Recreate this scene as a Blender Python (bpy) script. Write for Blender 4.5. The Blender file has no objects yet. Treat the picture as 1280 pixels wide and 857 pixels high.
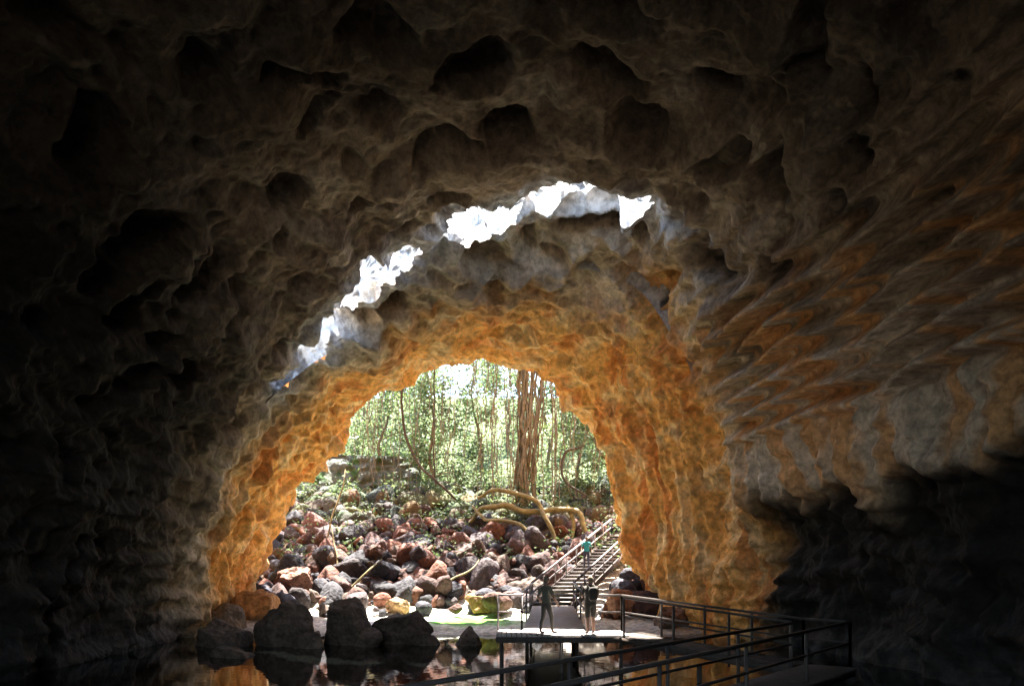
import bpy, bmesh, math, random
import numpy as np
from mathutils import Vector, Matrix
random.seed(7); rng=np.random.default_rng(7)
scene=bpy.context.scene

# ------------------------------------------------------------------ noise
def _h(ix,iy,iz,s):
    h=(ix.astype(np.int64)*374761393+iy.astype(np.int64)*668265263+iz.astype(np.int64)*2147483647%4294967296+s*1274126177)&0xFFFFFFFF
    h=((h^(h>>13))*1274126177)&0xFFFFFFFF
    h=((h^(h>>16))*2246822519)&0xFFFFFFFF
    h=h^(h>>15)
    return (h&0xFFFFFF)/float(0xFFFFFF)
def vn(p,s=0):
    i=np.floor(p).astype(np.int64); f=p-i; f=f*f*f*(f*(f*6-15)+10)
    x,y,z=i[:,0],i[:,1],i[:,2]; fx,fy,fz=f[:,0],f[:,1],f[:,2]
    def L(a,b,t): return a+(b-a)*t
    c=lambda a,b,d:_h(x+a,y+b,z*7+d*7+13,s)
    r=L(L(L(c(0,0,0),c(1,0,0),fx),L(c(0,1,0),c(1,1,0),fx),fy),L(L(c(0,0,1),c(1,0,1),fx),L(c(0,1,1),c(1,1,1),fx),fy),fz)
    return r*2-1
def fbm(p,o=4,s=0,g=.5):
    a=1;t=0;n=0
    for k in range(o):
        t=t+a*vn(p*(2.03**k)+k*17.3,s+k); n+=a; a*=g
    return t/n
def worley(p,s=0):
    i=np.floor(p).astype(np.int64); f1=np.full(len(p),9.); f2=f1.copy()
    for a in (-1,0,1):
        for b in (-1,0,1):
            for c in (-1,0,1):
                x=i[:,0]+a;y=i[:,1]+b;z=i[:,2]+c
                q=np.stack([x+_h(x,y,z*7,s),y+_h(x,y,z*7,s+11),z+_h(x,y,z*7,s+23)],1)
                d=np.sqrt(((q-p)**2).sum(1))
                f2=np.minimum(f2,np.maximum(f1,d)); f1=np.minimum(f1,d)
    return f1,f2
def ss(x,a,b):
    t=np.clip((x-a)/(b-a),0,1); return t*t*(3-2*t)
def mix(a,b,t): return a*(1-t[:,None])+np.asarray(b)*t[:,None]

# ------------------------------------------------------------------ mesh helpers
def mesh_obj(name,V,F,mat=None,smooth=True,col=None,parent=None):
    V=np.asarray(V,float); me=bpy.data.meshes.new(name)
    F=np.asarray(F) if not isinstance(F,list) else F
    if isinstance(F,np.ndarray):
        n,k=F.shape
        me.vertices.add(len(V)); me.vertices.foreach_set('co',V.ravel())
        me.loops.add(n*k); me.loops.foreach_set('vertex_index',F.ravel().astype(np.int32))
        me.polygons.add(n); me.polygons.foreach_set('loop_start',np.arange(0,n*k,k,dtype=np.int32))
        me.update(calc_edges=True); me.validate()
    else:
        me.from_pydata([tuple(v) for v in V],[],F); me.update()
    if smooth: me.polygons.foreach_set('use_smooth',np.ones(len(me.polygons),bool))
    if col is not None:
        a=me.color_attributes.new('tint','FLOAT_COLOR','POINT')
        c=np.ones((len(V),4)); c[:,:3]=np.clip(col,0,1); a.data.foreach_set('color',c.ravel())
    ob=bpy.data.objects.new(name,me); scene.collection.objects.link(ob)
    if mat: me.materials.append(mat)
    if parent: ob.parent=parent
    return ob
def merge(parts):
    V=[];F=[];C=[];o=0
    for p in parts:
        V.append(p[0]);F.append(np.asarray(p[1])+o);o+=len(p[0])
        if len(p)>2:C.append(p[2])
    return np.concatenate(V),np.concatenate(F),(np.concatenate(C) if C else None)
def grid_faces(nu,nv):
    i=np.arange(nu-1)[:,None]*nv+np.arange(nv-1)[None,:]
    return np.stack([i,i+1,i+nv+1,i+nv],-1).reshape(-1,4)
def beam(a,b,w,h):
    a=np.array(a,float);b=np.array(b,float);d=b-a;L=np.linalg.norm(d);d/=L
    up=np.array([0,0,1.]) if abs(d[2])<.95 else np.array([1.,0,0])
    s=np.cross(d,up);s/=np.linalg.norm(s);u=np.cross(s,d)
    v=[];
    for t in(a,b):
        for k in((-1,-1),(1,-1),(1,1),(-1,1)): v.append(t+s*w/2*k[0]+u*h/2*k[1])
    return np.array(v),np.array([[3,2,1,0],[4,5,6,7],[0,1,5,4],[1,2,6,5],[2,3,7,6],[3,0,4,7]])
def catmull(P,n):
    P=np.asarray(P,float);P=np.vstack([2*P[0]-P[1],P,2*P[-1]-P[-2]])
    t=np.linspace(0,len(P)-3,n);k=np.minimum(t.astype(int),len(P)-4);f=(t-k)[:,None]
    a,b,c,d=P[k],P[k+1],P[k+2],P[k+3]
    return .5*((2*b)+(-a+c)*f+(2*a-5*b+4*c-d)*f**2+(-a+3*b-3*c+d)*f**3)
def tube(P,R,n=24,sides=8,wob=0,seed=0):
    P=catmull(P,n); R=np.interp(np.linspace(0,1,n),np.linspace(0,1,len(R)),R)
    if wob: P=P+wob*np.stack([vn(P*.9+seed,1),vn(P*.9+seed,2),vn(P*.9+seed,3)],1)
    T=np.gradient(P,axis=0);T/=np.linalg.norm(T,axis=1)[:,None]+1e-9
    ref=np.array([.3,1,.2]);S=np.cross(T,ref);S/=np.linalg.norm(S,axis=1)[:,None]+1e-9;U=np.cross(S,T)
    an=np.linspace(0,2*math.pi,sides,endpoint=False)
    V=P[:,None,:]+R[:,None,None]*(S[:,None,:]*np.cos(an)[None,:,None]+U[:,None,:]*np.sin(an)[None,:,None])
    F=[]
    for i in range(n-1):
        for j in range(sides):
            F.append([i*sides+j,i*sides+(j+1)%sides,(i+1)*sides+(j+1)%sides,(i+1)*sides+j])
    return V.reshape(-1,3),np.array(F)

# ------------------------------------------------------------------ materials
def nm(name):
    m=bpy.data.materials.new(name);m.use_nodes=True;nt=m.node_tree;b=nt.nodes['Principled BSDF'];return m,nt,b
def rock_mat(name,bump=.5,scale=1.,rough=.85,spec=.25,lo=.55,hi=1.45,dist=.18):
    m,nt,b=nm(name);N=nt.nodes;L=nt.links
    tc=N.new('ShaderNodeTexCoord')
    n1=N.new('ShaderNodeTexNoise');n1.inputs['Scale'].default_value=2.6*scale;n1.inputs['Detail'].default_value=5;n1.inputs['Roughness'].default_value=.7
    v=N.new('ShaderNodeTexVoronoi');v.inputs['Scale'].default_value=3.4*scale
    for n in(n1,v):L.new(tc.outputs['Object'],n.inputs['Vector'])
    r=N.new('ShaderNodeMapRange');r.inputs['From Min'].default_value=.35;r.inputs['From Max'].default_value=.65;r.inputs['To Min'].default_value=lo;r.inputs['To Max'].default_value=hi
    L.new(n1.outputs['Fac'],r.inputs['Value'])
    sc=N.new('ShaderNodeVectorMath');sc.operation='SCALE'
    a=N.new('ShaderNodeAttribute');a.attribute_name='tint';L.new(a.outputs['Color'],sc.inputs[0])
    L.new(r.outputs[0],sc.inputs['Scale']);L.new(sc.outputs[0],b.inputs['Base Color'])
    ad=N.new('ShaderNodeMath');ad.operation='MULTIPLY_ADD';L.new(n1.outputs['Fac'],ad.inputs[0]);ad.inputs[1].default_value=1.6
    L.new(v.outputs['Distance'],ad.inputs[2])
    bp=N.new('ShaderNodeBump');bp.inputs['Strength'].default_value=bump;bp.inputs['Distance'].default_value=dist/scale
    L.new(ad.outputs[0],bp.inputs['Height']);L.new(bp.outputs[0],b.inputs['Normal'])
    b.inputs['Roughness'].default_value=rough;b.inputs['Specular IOR Level'].default_value=spec
    return m
def plain(name,c,rough=.7,metal=0,var=.25,scale=8):
    m,nt,b=nm(name);N=nt.nodes;L=nt.links
    tc=N.new('ShaderNodeTexCoord');n=N.new('ShaderNodeTexNoise');n.inputs['Scale'].default_value=scale;n.inputs['Detail'].default_value=3
    L.new(tc.outputs['Object'],n.inputs['Vector'])
    r=N.new('ShaderNodeMapRange');r.inputs['From Min'].default_value=.3;r.inputs['From Max'].default_value=.7;r.inputs['To Min'].default_value=1-var;r.inputs['To Max'].default_value=1+var
    L.new(n.outputs['Fac'],r.inputs['Value']);s=N.new('ShaderNodeVectorMath');s.operation='SCALE';s.inputs[0].default_value=c
    L.new(r.outputs[0],s.inputs['Scale']);L.new(s.outputs[0],b.inputs['Base Color'])
    b.inputs['Roughness'].default_value=rough;b.inputs['Metallic'].default_value=metal
    return m
M_cave=rock_mat('cave_rock',bump=.6,dist=.12,scale=1.2,lo=.6,hi=1.4)
M_boulder=rock_mat('boulder_rock',bump=.5,scale=1.6)
M_ground=rock_mat('ground_soil',bump=.5,scale=1.3)
M_bark=plain('bark',(.17,.135,.09),.9,0,.4,5)
M_root=plain('root_wood',(.20,.165,.07),.8,0,.35,4)
M_liana=plain('liana_bark',(.05,.038,.025),.9)
M_deck=plain('weathered_timber',(.50,.44,.42),.75,0,.2,6)
M_rail=plain('dark_rail',(.06,.05,.045),.55,0,.2,10)
M_srail=plain('stair_rail_timber',(.22,.19,.19),.6,0,.2,10)
M_dark=plain('dark_timber',(.08,.062,.052),.8,0,.3,6)
M_leaf,nt,b=nm('leaves')
N=nt.nodes;L=nt.links
a=N.new('ShaderNodeAttribute');a.attribute_name='tint'
L.new(a.outputs['Color'],b.inputs['Base Color']);b.inputs['Roughness'].default_value=.55
tr=N.new('ShaderNodeBsdfTranslucent');L.new(a.outputs['Color'],tr.inputs['Color'])
mx=N.new('ShaderNodeMixShader');mx.inputs[0].default_value=.5
L.new(b.outputs[0],mx.inputs[1]);L.new(tr.outputs[0],mx.inputs[2]);L.new(mx.outputs[0],N['Material Output'].inputs['Surface'])
M_water,nt,b=nm('water');N=nt.nodes;L=nt.links
b.inputs['Base Color'].default_value=(.0012,.0015,.0014,1);b.inputs['Roughness'].default_value=.02;b.inputs['IOR'].default_value=1.33
tc=N.new('ShaderNodeTexCoord');n=N.new('ShaderNodeTexNoise');n.inputs['Scale'].default_value=2.2;n.inputs['Detail'].default_value=3
L.new(tc.outputs['Object'],n.inputs['Vector']);bp=N.new('ShaderNodeBump');bp.inputs['Strength'].default_value=.2;bp.inputs['Distance'].default_value=.014
L.new(n.outputs['Fac'],bp.inputs['Height']);L.new(bp.outputs[0],b.inputs['Normal'])

# ------------------------------------------------------------------ cave shell (world metres: x right, y into the view, z up)
ST={
46:[(-14.6,-1.5),(-12.4,4.65),(-10.7,7.35),(-8.7,9.0),(-7.9,10.9),(-5.9,12.2),(-3.9,13.3),(-1.65,13.7),(.4,13.6),(1.75,12.9),(2.7,11.4),(4.2,10.0),(4.8,8.4),(5.1,6.5),(5.7,4.0),(6.75,1.55),(7.3,-1.5)],
38:[(-13.5,-1.5),(-12.8,3.2),(-11.5,6.5),(-10.0,9.0),(-8.1,10.75),(-6.4,11.7),(-4.4,12.7),(-2.4,13.35),(0,13.8),(2.4,14.0),(4.4,13.2),(5.8,11.8),(7.0,10.05),(7.7,8.0),(8.2,5.3),(8.3,2.2),(8.5,-1.5)],
33:[(-13.5,-1.5),(-13.1,3.5),(-11.9,6.5),(-10.4,9.2),(-8.35,11.25),(-6.25,12.6),(-4.2,13.8),(-1.8,15.0),(.6,15.7),(3.0,15.9),(5.4,15.1),(6.7,13.0),(7.45,10.95),(8.2,8.6),(8.8,5.9),(9.25,2.9),(9.5,-1.5)],
25:[(-13.2,-1.5),(-12.9,3.65),(-12.2,6.4),(-11.05,9.1),(-9.5,11.55),(-7.45,13.6),(-4.95,14.9),(-2.25,15.8),(.45,16.2),(3.15,16.05),(5.65,15.15),(7.45,13.6),(8.8,11.55),(9.5,9.3),(9.8,6.8),(10.15,4.1),(10.7,-1.5)]}
def scaled(P,sx,sz,cx=0,cz=0): return [((x-cx)*sx+cx,(z-cz)*sz+cz) for x,z in P]
ST[17]=scaled(ST[25],1.08,1.04,-1.5); ST[6]=scaled(ST[25],1.14,1.06,-1.5); ST[-2]=scaled(ST[25],1.14,1.06,-1.5)
ST[-8]=scaled(ST[25],.56,.8,-12,-1.5)  # unseen rear opening, narrowed to the left to shape the fill light
ST[47.5]=scaled(ST[46],1.18,1.15,-3,-1.5); ST[49.5]=scaled(ST[46],1.9,1.75,-3,-1.5)
ys=np.array(sorted(ST)); NU=720
prof=np.stack([catmull(ST[k],NU) for k in sorted(ST)])
def herm(ysq):
    m=np.zeros_like(prof)
    for i in range(len(ys)):
        a=max(i-1,0);c=min(i+1,len(ys)-1); m[i]=(prof[c]-prof[a])/(ys[c]-ys[a])
    k=np.clip(np.searchsorted(ys,ysq,side='right')-1,0,len(ys)-2)
    h=(ys[k+1]-ys[k])[:,None,None];t=((ysq-ys[k]))[:,None,None]/h
    return (2*t**3-3*t**2+1)*prof[k]+(t**3-2*t**2+t)*h*m[k]+(-2*t**3+3*t**2)*prof[k+1]+(t**3-t**2)*h*m[k+1]
yq=np.concatenate([np.linspace(-8,14,50,endpoint=False),np.linspace(14,28,190,endpoint=False),np.linspace(28,47.5,310,endpoint=False),np.linspace(47.5,49.5,14)])
def rock_disp(p):
    w=p+.7*np.stack([vn(p/1.9,31),vn(p/1.9,32),vn(p/1.9,33)],1)
    D=.8*fbm(p/5.5,3,1)
    f1,f2=worley(w/np.array([3.0,3.0,1.8]),3); D+=1.1*(.55-f1)
    f0,_=worley(w/np.array([2.4,2.4,1.6])+9.3,12); D+=.9*ss(.45-f0,0,.22)*ss(p[:,2],7,9)*(1-ss(p[:,1],36,38))
    f1,f2=worley((w+.12*np.stack([vn(p/.5,34),vn(p/.5,35),vn(p/.5,36)],1))/np.array([1.5,1.5,.7]),5); D+=.50*(.5-f1)*(1-.3*ss(p[:,1],36,40))
    f1b,_=worley((p+.08*np.stack([vn(p/.3,37),vn(p/.3,38),vn(p/.3,39)],1))/np.array([.62,.62,.34]),8); D+=.18*(.5-f1b)*(1-.4*ss(p[:,1],36,40))
    D+=.25*(1-2*np.abs(fbm(w/1.5,4,40)))+.06*fbm(p/.3,3,60)
    return D,f1,f0
XZ=herm(yq); NV=len(yq)
P=np.zeros((NV,NU,3));P[...,0]=XZ[...,0];P[...,2]=XZ[...,1];P[...,1]=yq[:,None]
du=np.gradient(P,axis=1);dv=np.gradient(P,axis=0);Nn=np.cross(du,dv);Nn/=np.linalg.norm(Nn,axis=2)[...,None]+1e-9
cen=P-np.array([-2,0,4.])[None,None];cen[...,1]=0
sg=np.sign((Nn*cen).sum(2));
Nn*=np.median(sg)
p0=P.reshape(-1,3).copy();n0=Nn.reshape(-1,3)
X,Y,Z=p0.T
D,cell,pit=rock_disp(p0)
right=ss(X,5.5,8)*(1-ss(Y,34,38))
# bedding ledges
s=Z+.22*vn(p0/3.5,70)+.08*vn(p0/.9,71)+.02*Y; saw=(s/.75)%1
lz=right*ss(Z,7.2,8.0)*(1-ss(Z,11.5,13.5))*(1-ss(Y,32,35))
bm=(.14+.8*lz)
D=D*(1-.68*lz)+bm*(ss(saw,0,.7)-ss(saw,.85,1)-.5)*(1+.45*vn(p0/np.array([1.6,1.6,.75]),72))
# flowstone ribs
rib=vn(p0*np.array([1.7,1.7,.22]),80)+.6*vn(p0*np.array([4,4,.4]),81)
rm=np.maximum(ss(Y,35,39)*(1-ss(Z,9,12)),right*ss(Z,5,6)*(1-ss(Z,7.2,8.0)))
D=D*(1-.5*rm)+.42*rm*rib
# undercut foot of the right wall
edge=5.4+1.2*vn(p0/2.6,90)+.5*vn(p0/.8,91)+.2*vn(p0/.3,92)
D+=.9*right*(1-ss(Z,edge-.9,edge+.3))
D*=(1-.5*ss(Y,47,48))
p1=p0+n0*D[:,None]
# colours (rock staining, with shade painted into the tint)
col=np.tile(np.array([.40,.305,.20]),(len(p0),1))
nA=fbm(p0/3,4,100);nB=fbm(p0/1.1,4,110);nC=fbm(p0*np.array([1.1,1.1,.16]),4,120);nD=fbm(p0*np.array([.5,.5,2.2]),4,125)
col=mix(col,[.21,.15,.10],ss(nA,-.05,.35)*.8)
col=mix(col,[.60,.50,.37],ss(nB,.0,.4)*.6)
col*=(.7+.5*ss(cell,.15,.65))[:,None]  # crevice shade painted into the colour, ridges left paler
col*=(1-.6*ss(.42-pit,0,.2)*ss(Z,7,9)*(1-ss(Y,33,36)))[:,None]  # ceiling pits darkened too, painting shade inside them
st=right*ss(Z,5,6)*(1-ss(Z,9,10.5))
col=mix(col,[.66,.56,.44],st*.85)
col=mix(col,[.24,.17,.11],lz*ss(nD,.0,.3)*.7)
col=mix(col,[.66,.34,.12],right*ss(nC,.0,.25)*ss(Z,4.5,6)*(1-ss(Z,10.5,13))*.8)
om=np.clip(ss(Y+1.5*nA,35.5,39.5)+ss(X,4,6)*ss(Y+1.5*nA,32.5,36.5),0,1)
oc=np.tile(np.array([.84,.44,.13]),(len(p0),1))
oc=mix(oc,[.86,.62,.32],ss(nB,-.05,.4)*.8);oc=mix(oc,[.68,.25,.06],ss(nC,.05,.35)*.8);oc=mix(oc,[.30,.17,.09],ss(fbm(p0/.8,4,130),.24,.45)*.45)
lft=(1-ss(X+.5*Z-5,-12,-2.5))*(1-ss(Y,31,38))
col=mix(col,[.020,.017,.014],lft*.96)  # left wall painted near black to stand in for shade
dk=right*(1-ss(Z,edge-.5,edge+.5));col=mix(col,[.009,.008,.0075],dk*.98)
wet=(1-ss(Z,.3,1.6+.6*nA))
col=mix(col,[.05,.045,.04],wet*.9)
col*= (1-.78*(1-ss(Y,20,32))*(1-.72*ss(X,3.5,8)*(1-ss(Z,11,14))))[:,None]  # near ceiling and walls darkened in colour to imitate dim light
# skylight collapses
def seg_d(x,y,pl):
    best=np.full(len(x),9.)
    for (ax,ay,aw),(bx,by,bw) in zip(pl[:-1],pl[1:]):
        dx,dy=bx-ax,by-ay;t=np.clip(((x-ax)*dx+(y-ay)*dy)/(dx*dx+dy*dy),0,1)
        d=np.hypot(x-ax-t*dx,y-ay-t*dy)-(aw+(bw-aw)*t);best=np.minimum(best,d)
    return best
h1=[(-9.0,36.2,.15),(-7.8,35.5,.4),(-6.5,34.2,.5),(-5.5,33.5,.65),(-4.4,33.1,.55),(-3.4,33.2,.35),(-2.9,33.4,.25)]
h2=[(-2.9,33.6,.25),(-1.2,33.0,.55),(.8,32.3,.65),(2.4,31.8,1.15),(3.6,31.4,1.15),(4.5,30.9,.3)]
hd0=np.minimum(seg_d(X,Y,h1),seg_d(X,Y,h2));hd=hd0+.6*fbm(p0/.9,4,150)+.6*np.maximum(vn(p0/.7,160),0)
hole=(hd<0)&(Z>7)
om=om*ss(hd0,.8,2.4)
col=col*(1-om[:,None])+oc*om[:,None]
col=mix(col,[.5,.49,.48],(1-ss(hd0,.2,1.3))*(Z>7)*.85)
F=grid_faces(NV,NU);F=F[~hole[F].any(1)]
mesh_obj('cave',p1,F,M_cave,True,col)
# sunlit collapse slope above the roof holes
base0=herm(np.array([35.8]))[0]
ok=np.where(base0[:,1]>9.3)[0];u=np.linspace(ok[0],ok[-1],480).astype(int);t=np.linspace(0,1,120)
base=base0[u]
Q=np.zeros((120,480,3));sc=1.02+t*.65
Q[...,0]=(base[None,:,0]+2)*sc[:,None]-2;Q[...,2]=(base[None,:,1]-2)*sc[:,None]+2;Q[...,1]=(36.2+9*np.maximum(t-.25,0)/.75)[:,None]
q=Q.reshape(-1,3)
f1,f2=worley((q+.3*np.stack([vn(q/.7,1),vn(q/.7,2),vn(q/.7,3)],1))/np.array([1.5,1.5,1.]),200)
q2=q.copy();dq=(.8*fbm(q/1.6,4,210)+.8*(.6-f1))*np.repeat(ss(t,0,.2),480);q2[:,1]-=dq;q2[:,2]+=.3*dq
cq=np.tile(np.array([.50,.50,.48]),(len(q),1));cq=mix(cq,[.12,.11,.10],ss(fbm(q/.8,4,220),.12,.34))
mesh_obj('sinkhole_rock_slope',q2,grid_faces(120,480),M_cave,True,cq)

# ------------------------------------------------------------------ ground
def gz(x,y):
    z=np.interp(y,[-40,33,36,38.2,43,45.5,52,60,66,80,100,130],[-1.4,-1.4,-.6,.10,.45,.9,4.0,7.2,8.4,14,22,24])
    side=np.maximum(ss(x,9,24),ss(-x,18,34))*ss(y,46,56)
    return z*(1-side)+np.maximum(z,22)*side
def spaced(lo,hi,step,far):
    a=list(np.arange(lo,hi,step));s=step;v=hi
    while v<far: a.append(v);s*=1.25;v+=s
    a.append(far);s=step;v=lo-step;pre=[]
    while v>-far: pre.append(v);s*=1.25;v-=s
    pre.append(-far);return np.array(pre[::-1]+a)
gx=spaced(-17,11,.14,700);gy=spaced(32,66,.14,700)
GX,GY=np.meshgrid(gx,gy,indexing='ij');g=np.stack([GX.ravel(),GY.ravel(),np.zeros(GX.size)],1)
g[:,2]=gz(g[:,0],g[:,1]);near=(np.abs(g[:,0])<60)&(np.abs(g[:,1]-40)<80)
g[:,2]+=near*(.28*fbm(g/2.5,4,300)+.12*fbm(g/.5,3,310)*ss(g[:,1],36,40))
gc=np.tile(np.array([.26,.21,.16]),(len(g),1));gn=fbm(g/1.6,4,320)
gc=mix(gc,[.10,.08,.06],ss(gn,0,.4))
gc=mix(gc,[.7,.66,.58],np.exp(-(((g[:,0]+2)/10)**4+((g[:,1]-42)/5)**4))*.95)  # pale sand, broadened and lightened to bounce sunlight onto the arch
gc=mix(gc,[.09,.30,.02],np.exp(-(((g[:,0]+2.3)/3.0)**4+((g[:,1]-42)/2.3)**4))*ss(gn+.3*vn(g/.5,325),-.45,.0))
gc=mix(gc,[.07,.10,.03],ss(g[:,1],58,64))
mesh_obj('ground',g,grid_faces(len(gx),len(gy)),M_ground,True,gc)
mesh_obj('water',[(-40,-40,0),(40,-40,0),(40,46,0),(-40,46,0)],[[0,1,2,3]],M_water,False)

# ------------------------------------------------------------------ boulders
def ico(sub):
    bm=bmesh.new();bmesh.ops.create_icosphere(bm,subdivisions=sub,radius=1);bm.verts.ensure_lookup_table()
    V=np.array([v.co[:] for v in bm.verts]);F=np.array([[v.index for v in f.verts] for f in bm.faces]);bm.free();return V,F
ICO={s:ico(s) for s in(2,3,4,5)}
def boulder(seed,sub=3,np_=13,dlo=.5):
    r=np.random.default_rng(seed);V,F=ICO[sub]
    n=r.normal(size=(np_,3));n/=np.linalg.norm(n,axis=1)[:,None];d=r.uniform(dlo,1.0,np_)
    dots=V@n.T;R=np.where(dots>.05,d/np.maximum(dots,.05),9).min(1);R=np.minimum(R,1.2)
    v=V*R[:,None];v=v*(1+.06*fbm(v*2+seed,3,seed)[:,None]);return v*r.uniform(.6,1.15,3),F
def rotm(r):
    q=r.normal(size=4);q/=np.linalg.norm(q);w,x,y,z=q
    return np.array([[1-2*(y*y+z*z),2*(x*y-z*w),2*(x*z+y*w)],[2*(x*y+z*w),1-2*(x*x+z*z),2*(y*z-x*w)],[2*(x*z-y*w),2*(y*z+x*w),1-2*(x*x+y*y)]])
base2=[boulder(i,2) for i in range(16)];base3=[boulder(i,3) for i in range(16)]
def stair_x(y): return .9+(y-41)*5/12
parts=[]
pal=np.array([[.10,.052,.042],[.13,.058,.04],[.065,.052,.055],[.042,.04,.05],[.09,.065,.052],[.085,.052,.048],[.036,.035,.04]])
n=0
while n<2800:
    y=43+20*rng.random()**.9;x=rng.uniform(-16,8.5)
    sx=stair_x(y)
    if sx-.5<x<sx+2.4 and y<54.5: continue
    if y<45.3 and -10.5<x<3 and rng.random()<.85: continue
    s=float(np.clip(rng.lognormal(-1.15,.55),.1,1.0))
    z=float(gz(np.array([x]),np.array([y]))[0])+s*.25+rng.uniform(-.1,.25)
    B=(base3 if s>.4 else base2)[rng.integers(16)]
    v=(B[0]*s)@rotm(rng).T+np.array([x,y,z])
    c=pal[rng.integers(len(pal))]*rng.uniform(.65,1.35)
    if y>55: c=c*.6+np.array([.04,.07,.02])*rng.random()
    parts.append((v,B[1],np.tile(c,(len(v),1))));n+=1
V_,F_,C_=merge(parts);mesh_obj('rock_pile',V_,F_,M_boulder,True,C_)
def big(name,x,y,z,s,seed,c,mat=M_boulder,npl=14,dlo=.68):
    v,f=boulder(seed,5,npl,dlo);v/=np.abs(v).max(0)
    v=v*np.array(s);f1,_=worley(v/.5,seed);v=v+ .16*min(s)*np.stack([fbm(v*1.4,4,5),fbm(v*1.4,4,6),fbm(v*1.4,4,7)],1)-v/np.linalg.norm(v,axis=1)[:,None]*(.1*f1)[:,None]
    v=v+np.array([x,y,z]);cc=np.tile(np.array(c),(len(v),1));cc=cc*(1+.4*fbm(v,3,9)[:,None])
    return mesh_obj(name,v,f,mat,True,cc)
blk=(.11,.08,.062)
big('boulder',-8.5,33.6,.45,(1.35,1.2,1.45),21,blk);big('boulder',-6.3,34.2,.5,(1.2,1.1,1.5),52,blk);big('boulder',-4.3,34.6,.35,(1.35,1.2,1.15),23,blk)
big('boulder',-1.6,33.5,.05,(.65,.6,.7),24,blk);big('boulder',-10.8,33.5,.1,(1.3,1.2,.9),25,blk);big('boulder',-9.2,29.5,-.1,(.9,.8,.55),30,blk)
big('boulder',-5.4,33.0,.1,(.7,.6,.65),43,blk);big('boulder',-7.5,32.6,.05,(.75,.6,.7),44,blk);big('boulder',-3.2,33.6,.05,(.6,.5,.5),45,blk)
big('boulder',-1.45,44.4,1.05,(1.0,.8,.65),26,(.26,.15,.06));big('boulder',-5.6,49.5,3.3,(1.0,.9,.95),27,(.16,.075,.055))
big('boulder',-12.1,42,.9,(1.3,1.2,1.0),28,(.4,.2,.08));big('boulder',-7.8,49.5,3.4,(.85,.8,.8),29,(.14,.08,.06))
big('boulder',-5.7,43.8,.9,(.75,.7,.55),31,(.28,.17,.09));big('boulder',-12.8,39,.2,(1.6,1.3,1.2),32,(.16,.11,.07))
big('boulder',5.6,43.5,1.0,(1.1,1.0,1.0),33,(.3,.15,.09));big('boulder',7.2,40,.3,(1.2,1.2,1.1),34,(.16,.09,.06))
big('boulder',-11.4,46.5,2.2,(1.,.95,.95),35,(.2,.11,.08));big('boulder',-2.9,50.5,3.6,(.9,.8,.7),36,(.11,.08,.07));big('boulder',-3.9,47.4,2.1,(.8,.7,.65),37,(.17,.085,.06))

# ------------------------------------------------------------------ timber walkway, railing, stairs
def strip_planks(a,b,w,z0,z1,pw=.14):
    a=np.array(a,float);b=np.array(b,float);d=b-a;L=np.hypot(*d);d/=L;s=np.array([d[1],-d[0]]);out=[]
    k=int(L/pw)
    for i in range(k):
        t=(i+.5)/k;c=a+d*L*t;z=z0+(z1-z0)*t
        out.append(beam((*(c-s*w/2),z-.025),(*(c+s*w/2),z-.025),pw*.92,.05))
    return out
def rail(pts,h=1.05,sp=1.6,down=.3,k_=1.):
    out=[]
    for a,b in zip(pts[:-1],pts[1:]):
        a=np.array(a,float);b=np.array(b,float);L=np.linalg.norm(b-a);k=max(1,round(L/sp));H=np.array([0,0,h])
        out.append(beam(a+H,b+H,.07*k_,.06*k_));out.append(beam(a+H*.52,b+H*.52,.045*k_,.045*k_))
        for i in range(k+1):
            p=a+(b-a)*i/k;out.append(beam(p-np.array([0,0,down]),p+H-np.array([0,0,.03]),.06,.06))
    return out
bw=strip_planks((-.45,25.9),(3.3,25.9),2.0,1.1,1.1)+strip_planks((1.3,27.0),(1.9,41.2),1.9,1.1,1.1)
V_,F_,_=merge(bw);deck=mesh_obj('boardwalk',V_,F_,M_deck,False)
bw=strip_planks((3.3,25.6),(7.0,21.6),1.3,1.1,.66)+strip_planks((7.7,21.4),(-2.6,7.6),1.25,.66,.66)  # these planks get the darker timber, imitating dim light on them
for (a,b) in [((-.45,24.9,.97),(3.3,24.9,.97)),((-.45,26.8,.97),(3.3,26.8,.97)),((3.0,25.0,.97),(6.6,21.1,.55)),((3.7,26.1,.97),(7.4,22.1,.55)),((.4,27,.97),(1.0,41.2,.97)),((2.2,27,.97),(2.8,41.2,.97)),((7.2,21.7,.55),(-3.1,7.9,.55)),((8.1,21.0,.55),(-2.1,7.2,.55))]:
    bw.append(beam(a,b,.08,.16))
for (x,y) in [(-.3,25.2),(1.4,25.2),(3.1,25.2),(4.9,23.2),(6.5,21.4),(7.3,22),(-.3,26.6),(.5,30),(2.2,30),(.6,34),(2.4,34),(.8,38),(2.6,38),(4.7,18.3),(2.2,15)]:
    bw.append(beam((x,y,-1.3),(x,y,.95 if y>24 else .5),.11,.11))
V_,F_,_=merge(bw);mesh_obj('dark_planks_and_supports',V_,F_,M_dark,False,parent=deck)
rl=[]
rl+=rail([(3.15,24.95,1.1),(6.65,21.15,.68)]);rl+=rail([(3.3,26.65,1.1),(7.35,22.35,.68),(8.2,21.5,.66)])
rl+=rail([(2.25,26.85,1.1),(3.3,26.65,1.1)],sp=1)
rl+=rail([(6.65,21.1,.66),(-3.0,8.1,.66)],sp=3.2);rl+=rail([(8.2,21.5,.66),(-1.9,7.1,.66)],sp=3.2)
V_,F_,_=merge(rl);rr_=mesh_obj('walkway_railing',V_,F_,M_rail,False)
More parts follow.
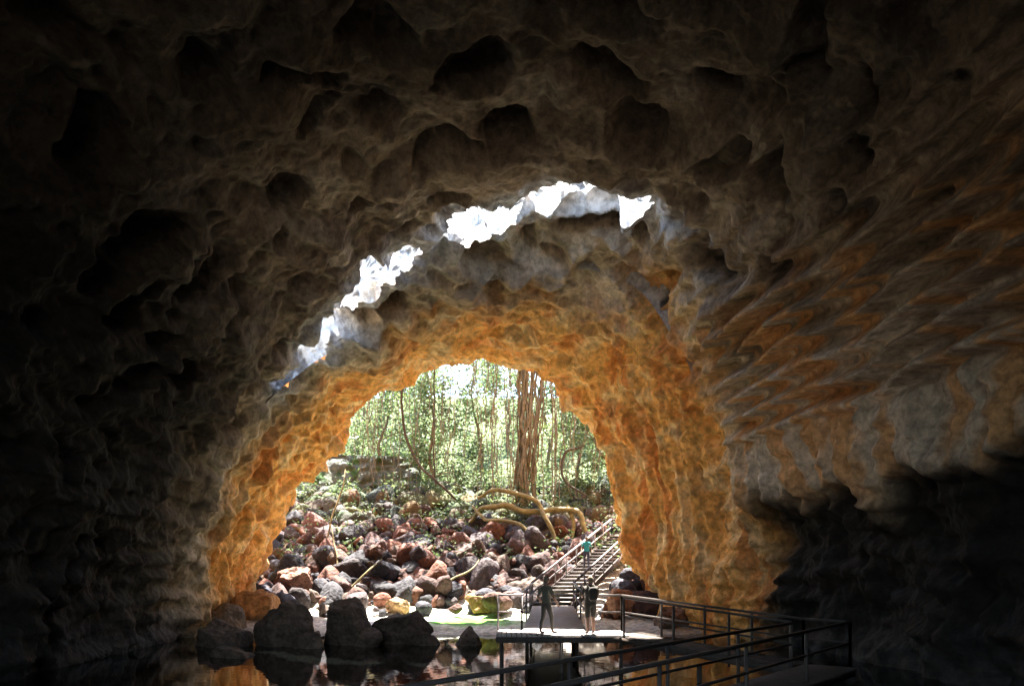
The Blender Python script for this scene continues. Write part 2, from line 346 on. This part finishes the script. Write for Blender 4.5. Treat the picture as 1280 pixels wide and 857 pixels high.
rl=rail([(-.42,26.85,1.1),(.30,27.0,1.1)],sp=1)+rail([(.30,27,1.1),(.95,41,1.1)],sp=4.6)+rail([(2.25,27,1.1),(2.85,41,1.1)],sp=4.6)
V_,F_,_=merge(rl);mesh_obj('pale_rails',V_,F_,M_srail,False,parent=rr_)
stp=[];ns=21
for i in range(ns):
    z=1.1+(i+1)*.17;y=41.2+i*.58;x=.95+(y-41.2)*5/12
    stp.append(beam((x,y,z-.03),(x+1.8,y,z-.03),.36,.06))
yt=41.2+ns*.58;xt=.95+(yt-41.2)*5/12;zt=1.1+ns*.17
stp+=strip_planks((xt+.9,yt),(xt+2.4,yt+5),1.8,zt,zt+.3)
V_,F_,_=merge(stp);sw=mesh_obj('stairway',V_,F_,M_srail,False)
stp=[beam((.9,41.0,1.0),(xt-.05,yt,zt),.08,.28),beam((2.8,41.0,1.0),(xt+1.85,yt,zt),.08,.28)]
for i in range(ns):
    z=1.1+(i+1)*.17;y=41.2+i*.58;x=.95+(y-41.2)*5/12
    stp.append(beam((x,y+.2,z-.09),(x+1.8,y+.2,z-.09),.03,.17))
V_,F_,_=merge(stp);mesh_obj('risers_and_stringers',V_,F_,M_dark,False,parent=sw)
stp=rail([(.9,41.1,1.15),(xt-.05,yt,zt),(xt+1.4,yt+5,zt+.3)],h=1.0,sp=1.7,k_=1.3)+rail([(2.85,41.1,1.15),(xt+1.85,yt,zt)],h=1.0,sp=1.7,k_=1.3)
V_,F_,_=merge(stp);mesh_obj('handrails',V_,F_,M_srail,False,parent=sw)

# ------------------------------------------------------------------ vegetation
def leaves(centres,radii,per,size,seed,pal):
    r=np.random.default_rng(seed);V=[];C=[]
    for c,R,k in zip(centres,radii,per):
        dirs=r.normal(size=(k,3));dirs/=np.linalg.norm(dirs,axis=1)[:,None]
        p=np.array(c)+dirs*(R*r.uniform(.25,1,k)[:,None]**.5)*np.array([1,1,.75])
        p=p+.3*r.normal(size=(k,3))
        a=r.normal(size=(k,3));a[:,2]*=.6;a/=np.linalg.norm(a,axis=1)[:,None];bb=np.cross(a,r.normal(size=(k,3)));bb/=np.linalg.norm(bb,axis=1)[:,None]
        s=size*r.uniform(.6,1.4,k)[:,None]
        V.append(np.stack([p-a*s,p-bb*s*.45,p+a*s,p+bb*s*.45],1).reshape(-1,3))
        cc=pal[r.integers(len(pal),size=k)]*r.uniform(.7,1.3,(k,1))*r.uniform(.75,1.25);C.append(np.repeat(cc,4,0))
    V=np.concatenate(V);C=np.concatenate(C);return V,np.arange(len(V)).reshape(-1,4),C
gp=np.array([[.11,.16,.05],[.15,.20,.07],[.08,.13,.05],[.18,.22,.12],[.15,.19,.11]])
def tree(name,x,y,h,R,seed,crown0=.35,tr=.12):
    r=np.random.default_rng(seed);z=float(gz(np.array([x]),np.array([y]))[0])
    tp=[(x,y,z-.3),(x+r.uniform(-.5,.5),y,z+h*.35),(x+r.uniform(-.9,.9),y+r.uniform(-.4,.4),z+h*.7),(x+r.uniform(-1.3,1.3),y,z+h)]
    parts=[tube(tp,[tr*1.3,tr,tr*.7,tr*.25],30,8,.25,seed)];cs=[];Rs=[]
    for i in range(11):
        t=crown0+(1-crown0)*i/10;b0=np.array([np.interp(t,[0,.35,.7,1],[q[k] for q in tp]) for k in range(3)])
        an=r.uniform(0,6.28);l=R*r.uniform(.5,1.1)*(1.15-t*.5);e=b0+np.array([math.cos(an)*l,math.sin(an)*l,l*r.uniform(0,.6)])
        parts.append(tube([b0,(b0+e)/2+np.array([0,0,.25]),e],[tr*.4,tr*.25,.02],10,6,.1,seed+i))
        for k in range(3):
            cs.append(b0+(e-b0)*r.uniform(.5,1.15)+r.normal(size=3)*.4);Rs.append(r.uniform(.5,1.1))
    tv,tf,_=merge(parts);ob=mesh_obj(name,tv,tf,M_bark)
    v,f,c=leaves(cs,Rs,[100]*len(cs),.15,seed+5,gp);mesh_obj('crown',v,f,M_leaf,False,c,ob)
for i,(x,y,h,R) in enumerate([(-9,63,9,3.2),(-5.2,61.5,8,2.4),(-2.3,66,9.5,3),(4.3,62,8,2.4),(6.3,59,6.5,2.2),(2.5,70,9.5,3.6),(-7,71,9.5,3.6),(-12,67,9,3.5),(7,68,9,3.4),(-.5,77,7.5,4),(-10,79,9,4.5),(6,80,8,4.5)]):
    tree('tree',x,y,h,R,400+i*13,.2)
cs=[];Rs=[];pr=[]
for i in range(240):
    y=rng.uniform(57,84);x=rng.uniform(-17,12);z=float(gz(np.array([x]),np.array([y]))[0])+rng.uniform(0,1.6)
    cs.append((x,y,z));Rs.append(rng.uniform(.5,1.3));pr.append(110)
for i in range(150):
    y=rng.uniform(49,59);x=rng.uniform(-13,7);z=float(gz(np.array([x]),np.array([y]))[0])+.45
    cs.append((x,y,z));Rs.append(rng.uniform(.15,.45));pr.append(35)
v,f,c=leaves(cs,Rs,pr,.13,77,gp*.8);mesh_obj('undergrowth',v,f,M_leaf,False,c)
# strangler fig with aerial roots
fr=[];r=np.random.default_rng(5)
for i in range(22):
    a=r.uniform(0,6.28);R0=r.uniform(.05,.6);x0=.9+R0*math.cos(a);y0=58+R0*math.sin(a)*.7
    x1=1.6+1.0*math.cos(a)+r.uniform(-.4,.4)
    rr=r.uniform(.04,.12)
    fr.append(tube([(x0+.35*math.cos(a),y0,6.2),(x0,y0,8.5),((x0*2+x1)/3,y0,12),(x1,y0+.2,20)],[rr*1.3,rr,rr*.9,rr*.8],40,7,.25,i*3))
for i in range(16):
    x0=r.uniform(-1.2,3.4);fr.append(tube([(x0,57.5+r.uniform(-1,1),7),(x0+r.uniform(-.2,.2),57.6,12),(x0+r.uniform(-.5,.5),58,20)],[.03,.035,.03],24,5,.15,i*5))
for i in range(12):
    a=r.uniform(0,6.28);e=np.array([-1+7*math.cos(a),60+4*math.sin(a),20+r.uniform(-1,3)]);fr.append(tube([(1.9,58.2,18.5),((1.9+e[0])/2,(58+e[1])/2,20.5),e],[.25,.16,.05],14,6,.2,i))
tv,tf,_=merge(fr);fig=mesh_obj('strangler_fig_tree',tv,tf,M_bark)
cs=[(rng.uniform(-14,8),rng.uniform(54.,62),20.5+rng.normal()*1.2) for _ in range(85)];v,f,c=leaves(cs,[1.1]*85,[95]*85,.2,9,gp);mesh_obj('crown',v,f,M_leaf,False,c,fig)  # unseen canopy added above the pit to dapple the sun on the rubble
def vine(pts,rad,w=.12,seed=0,n=40,mat=M_liana,name='liana_vine'):
    v,f=tube(pts,rad,n,8,w,seed);return mesh_obj(name,v,f,mat)
vine([(-6.1,55,16.5),(-6.8,55,13.6),(-6.6,55,10.9),(-5.6,54.6,9.0),(-4.3,54,7.7),(-3.4,54,6.9)],[.07,.08,.09,.09,.08,.07],.1,1)
vine([(-5.0,57,18),(-5.0,57,12),(-4.9,57,8)],[.05,.05,.06],.1,2);vine([(4.6,56,10.5),(3.4,56,9.9),(3.2,55.5,8.4),(4.6,55,7.2)],[.06,.09,.09,.06],.1,3)
hv=[]
for i in range(95):
    x=rng.uniform(-10,5.5);y=rng.uniform(54,64);zb=rng.uniform(7,10);hv.append(tube([(x,y,zb),(x+rng.uniform(-.6,.6),y,12.5),(x+rng.uniform(-1.8,1.8),y,20)],[.014,.022,.018],20,5,.3,i))
V_,F_,_=merge(hv);mesh_obj('hanging_aerial_roots',V_,F_,M_bark)
rt=[]
rt.append(tube([(-2.6,54,5.6),(-1.2,53.4,6.6),(.8,53,6.1),(2.6,53,6.3),(4.1,52.6,6.0),(4.4,52,4.6),(4.6,51.6,3.4)],[.1,.17,.19,.17,.17,.15,.1],50,9,.2,4))
rt.append(tube([(-2.2,54,7.0),(-.4,53.5,7.4),(1.2,53,6.8),(1.9,52.6,6.0),(2.6,52,4.6),(2.9,51,3.2)],[.09,.15,.15,.14,.13,.1],40,9,.2,8))
rt.append(tube([(-2.4,54.2,6.4),(-1.4,53,5.7),(.2,52,5.4),(1.2,51.5,4.4),(1.7,50.8,3.3)],[.09,.12,.12,.11,.08],40,8,.2,12))
rt.append(tube([(3.4,53.2,6.4),(3.6,52.6,5.2),(3.4,52,3.6)],[.13,.13,.08],20,8,.1,15))
V_,F_,_=merge(rt);mesh_obj('fallen_tree_root',V_,F_,M_root)
for i,(a,b) in enumerate([((-9.4,47.5,1.8),(-10.2,50,5.2)),((-8.2,45.6,1.9),(-6.8,47,3.4)),((-10.7,51,4.6),(-10.0,53,8.6)),((-3.4,45.5,1.8),(-1.8,47.2,3.2))]):
    m=(np.array(a)+np.array(b))/2+np.array([.2,0,.15]);vine([a,m,b],[.05,.055,.03],.15,i*7,20,M_root,'dead_branch')
# rock wall beside the rubble
w0=np.linspace(-17,-6.5,140);hh=np.linspace(0,1,70)
WX,WH=np.meshgrid(w0,hh,indexing='ij');wy=58+(WX+17)*.35;q=np.stack([WX.ravel(),wy.ravel(),(6.0+WH*4.6).ravel()],1)
f1,f2=worley(q/np.array([1.3,1.3,.8]),500);q[:,1]+=-.8*(f2-f1)-.8*fbm(q/2,3,501)+.5*(q[:,2]-6)
oc_=np.tile(np.array([.11,.115,.10]),(len(q),1));oc_=mix(oc_,[.04,.08,.02],ss(fbm(q,3,502),-.1,.3))
mesh_obj('rock_outcrop',q,grid_faces(140,70),M_cave,True,oc_)

# ------------------------------------------------------------------ people
def mflat(n,c): return plain(n,c,.85,0,.12,20)
M_skin=mflat('skin',(.28,.17,.12));M_shoe=mflat('shoe',(.05,.04,.04));M_eye=mflat('eye',(.02,.02,.02));M_lip=mflat('lips',(.3,.11,.09))
def person(loc,face,shirt,legs,hair,shorts=False,bulk=1.,long_sleeve=False,pose=0,h=1.7,bag=None,hat=None):
    Vs=[];R=[];E=[]
    def v(p,r,par=None,ry=None):
        Vs.append(p);R.append((r,ry or r));
        if par is not None:E.append((par,len(Vs)-1))
        return len(Vs)-1
    b=bulk
    pel=v((0,0,.95),.15*b,None,.11*b);sp=v((0,.01,1.13),.135*b,pel,.10*b);ch=v((0,0,1.31),.165*b,sp,.115*b);nb=v((0,-.005,1.44),.075,ch);nk=v((0,.005,1.50),.056,nb);v((0,.01,1.56),.06,nk)
    for s in(-1,1):
        fw=(.16 if (pose==1 and s>0) else -.1 if pose==1 else (.05*s))
        hp=v((.09*s,0,.88),.1*b,pel);kn=v((.10*s,.03+fw*.6,.50),.064*b,hp);cf=v((.105*s,-.01+fw*.9,.34),.057,kn);an=v((.11*s,-.03+fw*1.1,.09),.042,cf);he=v((.115*s,.03+fw*1.1,.045),.043,an);v((.13*s,.15+fw*1.1,.035),.036,he)
        sh=v((.175*s*b,0,1.39),.062,ch)
        if pose==2: el=v((.25*s,.05,1.13),.045,sh);wr=v((.17*s,.27,1.10),.031,el);hd=np.array([-.03*s,.085,.0])
        elif pose==1: el=v((.25*s,-.03+.08*s,1.12),.045,sh);wr=v((.26*s,.12+.08*s,.93),.031,el);hd=np.array([0,.05,-.07])
        else: el=v((.24*s*b,-.03,1.11),.046,sh);wr=v((.25*s*b,.03,.87),.031,el);hd=np.array([0,.015,-.085])
        w=np.array(Vs[wr]);pm=v(tuple(w+hd*.8),.030,wr,.018)
        pc=np.array(Vs[pm]);dn=hd/np.linalg.norm(hd)
        for k in range(4):
            o=np.array([0,(k-1.5)*.018,0]) if pose!=2 else np.array([0,0,(k-1.5)*.018])
            l=[.066,.078,.074,.058][k];f1=v(tuple(pc+o+dn*.03),.009,pm);f2=v(tuple(pc+o+dn*(.03+l*.5)+np.array([-.006*s,0,0])),.0085,f1);v(tuple(pc+o+dn*(.03+l*.9)+np.array([-.02*s,0,0])),.0075,f2)
        t1=v(tuple(pc-dn*.015+np.array([-.01*s,.03,0])),.010,pm);v(tuple(pc+dn*.02+np.array([-.02*s,.045,0])),.009,t1)
    me=bpy.data.meshes.new('p');me.from_pydata(Vs,E,[]);ob=bpy.data.objects.new('p',me);scene.collection.objects.link(ob)
    md=ob.modifiers.new('s','SKIN');sv=me.skin_vertices[0].data
    for i,r in enumerate(R): sv[i].radius=r;sv[i].use_root=(i==0)
    md.use_smooth_shade=True
    m2=ob.modifiers.new('u','SUBSURF');m2.levels=2;m2.render_levels=2
    dg=bpy.context.evaluated_depsgraph_get();nmz=bpy.data.meshes.new_from_object(ob.evaluated_get(dg));bpy.data.objects.remove(ob)
    body=bpy.data.objects.new('person',nmz);scene.collection.objects.link(body)
    for m in(M_skin,mflat('shirt',shirt),mflat('trousers',legs),M_shoe):nmz.materials.append(m)
    for p in nmz.polygons:
        c=p.center
        if c.z>1.465:mi=0
        elif c.z<.085:mi=3
        elif (abs(c.x)>.2*b and c.z>.7 and c.z<1.42):mi=1 if (c.z>(1.18 if not long_sleeve else .89)) else 0
        elif pose==2 and c.y>.15 and c.z>1.0: mi=0
        elif c.z>.93:mi=1
        elif c.z>(.5 if shorts else .1):mi=2
        else:mi=0
        p.material_index=mi;p.use_smooth=True
    V,F=ICO[4];hv=V*np.array([.074,.093,.118]);
    yy=V[:,1];zz=V[:,2];xx=V[:,0]
    hv[:,0]*=1-.22*ss(-zz,.2,1);hv[:,1]+=.012*ss(-zz,.3,.9)*(yy>0)
    nose=np.exp(-((xx/.16)**2+((zz+.12)/.22)**2))*(yy>.5);hv[:,1]+=.028*nose
    eye=(np.exp(-(((np.abs(xx)-.42)/.16)**2+((zz-.02)/.12)**2)))*(yy>.4);hv[:,1]-=.010*eye
    hv+=np.array([0,.015,1.615]);hd=mesh_obj('head',hv,F,M_skin,parent=body)
    for s in(-1,1):
        ev=ICO[2][0]*np.array([.011,.008,.008])+np.array([.031*s,.092,1.617]);mesh_obj('eye',ev,ICO[2][1],M_eye,parent=body)
        ev=ICO[3][0]*np.array([.009,.02,.031])+np.array([.076*s,.01,1.605]);mesh_obj('ear',ev,ICO[3][1],M_skin,parent=body)
    mesh_obj('mouth',ICO[2][0]*np.array([.024,.007,.007])+np.array([0,.1,1.555]),ICO[2][1],M_lip,parent=body)
    hm=mflat('hair',hair);keep=(V[:,1]<.35)|(V[:,2]>.55);keep&=V[:,2]>-.55
    hr=V*np.array([.084,.102,.124])*(1+.03*vn(V*6,3)[:,None])+np.array([0,.008,1.622]);mesh_obj('hair',hr,F[keep[F].all(1)],hm,parent=body)
    if bag:
        V3,F3=ICO[4];bv=np.sign(V3)*np.abs(V3)**.6*np.array([.14,.075,.21])+np.array([0,-.19*b,1.2]);mesh_obj('backpack',bv,F3,mflat('backpack_cloth',bag),parent=body)
        for s in(-1,1):
            tv,tf=tube([(.09*s,-.15*b,1.38),(.1*s,-.02,1.465),(.11*s,.12*b,1.36),(.12*s,.1*b,1.15),(.1*s,-.12*b,1.08)],[.017]*5,20,6);mesh_obj('strap',tv,tf,bpy.data.materials['backpack_cloth'],parent=body)
    body.location=loc;body.rotation_euler=(0,0,face);k=h/1.74;body.scale=(k,k,k)
    return body
person((.98,25.4,1.1),math.radians(-50),(.17,.16,.12),(.09,.08,.065),(.2,.16,.12),pose=1,h=1.66)
person((2.25,25.4,1.1),math.radians(15),(.06,.05,.04),(.045,.04,.03),(.2,.15,.1),shorts=True,bulk=1.18,pose=2,h=1.66,bag=(.04,.035,.03))
person((3.9,46.4,1.1+10*.17),math.radians(170),(.05,.4,.42),(.05,.05,.08),(.05,.03,.02),pose=1,h=1.65)

# ------------------------------------------------------------------ light
el=math.radians(69);az=math.radians(-6)
world=bpy.data.worlds.new('World');scene.world=world;world.use_nodes=True;nt=world.node_tree
sky=nt.nodes.new('ShaderNodeTexSky');sky.sky_type='NISHITA';sky.sun_disc=False;sky.sun_elevation=el;sky.sun_rotation=0
bg=nt.nodes['Background'];bg.inputs['Strength'].default_value=1.15;nt.links.new(sky.outputs[0],bg.inputs['Color'])
sd_=bpy.data.lights.new('sun','SUN');sd_.energy=58;sd_.angle=math.radians(.5);sd_.color=(1,.94,.84);so=bpy.data.objects.new('sun',sd_);scene.collection.objects.link(so)
so.rotation_euler=Vector((math.sin(az)*math.cos(el),-math.cos(az)*math.cos(el),-math.sin(el))).to_track_quat('-Z','Y').to_euler()
scene.view_settings.view_transform='Standard';scene.view_settings.look='None';scene.view_settings.exposure=0
cam=bpy.data.cameras.new('camera');co=bpy.data.objects.new('camera',cam);scene.collection.objects.link(co);scene.camera=co
cam.sensor_width=36;cam.lens=36*1108/1280;cam.shift_y=(700-428.5)/1280;cam.clip_end=3000
co.location=(0,0,3.2);co.rotation_euler=(math.radians(90),0,0)
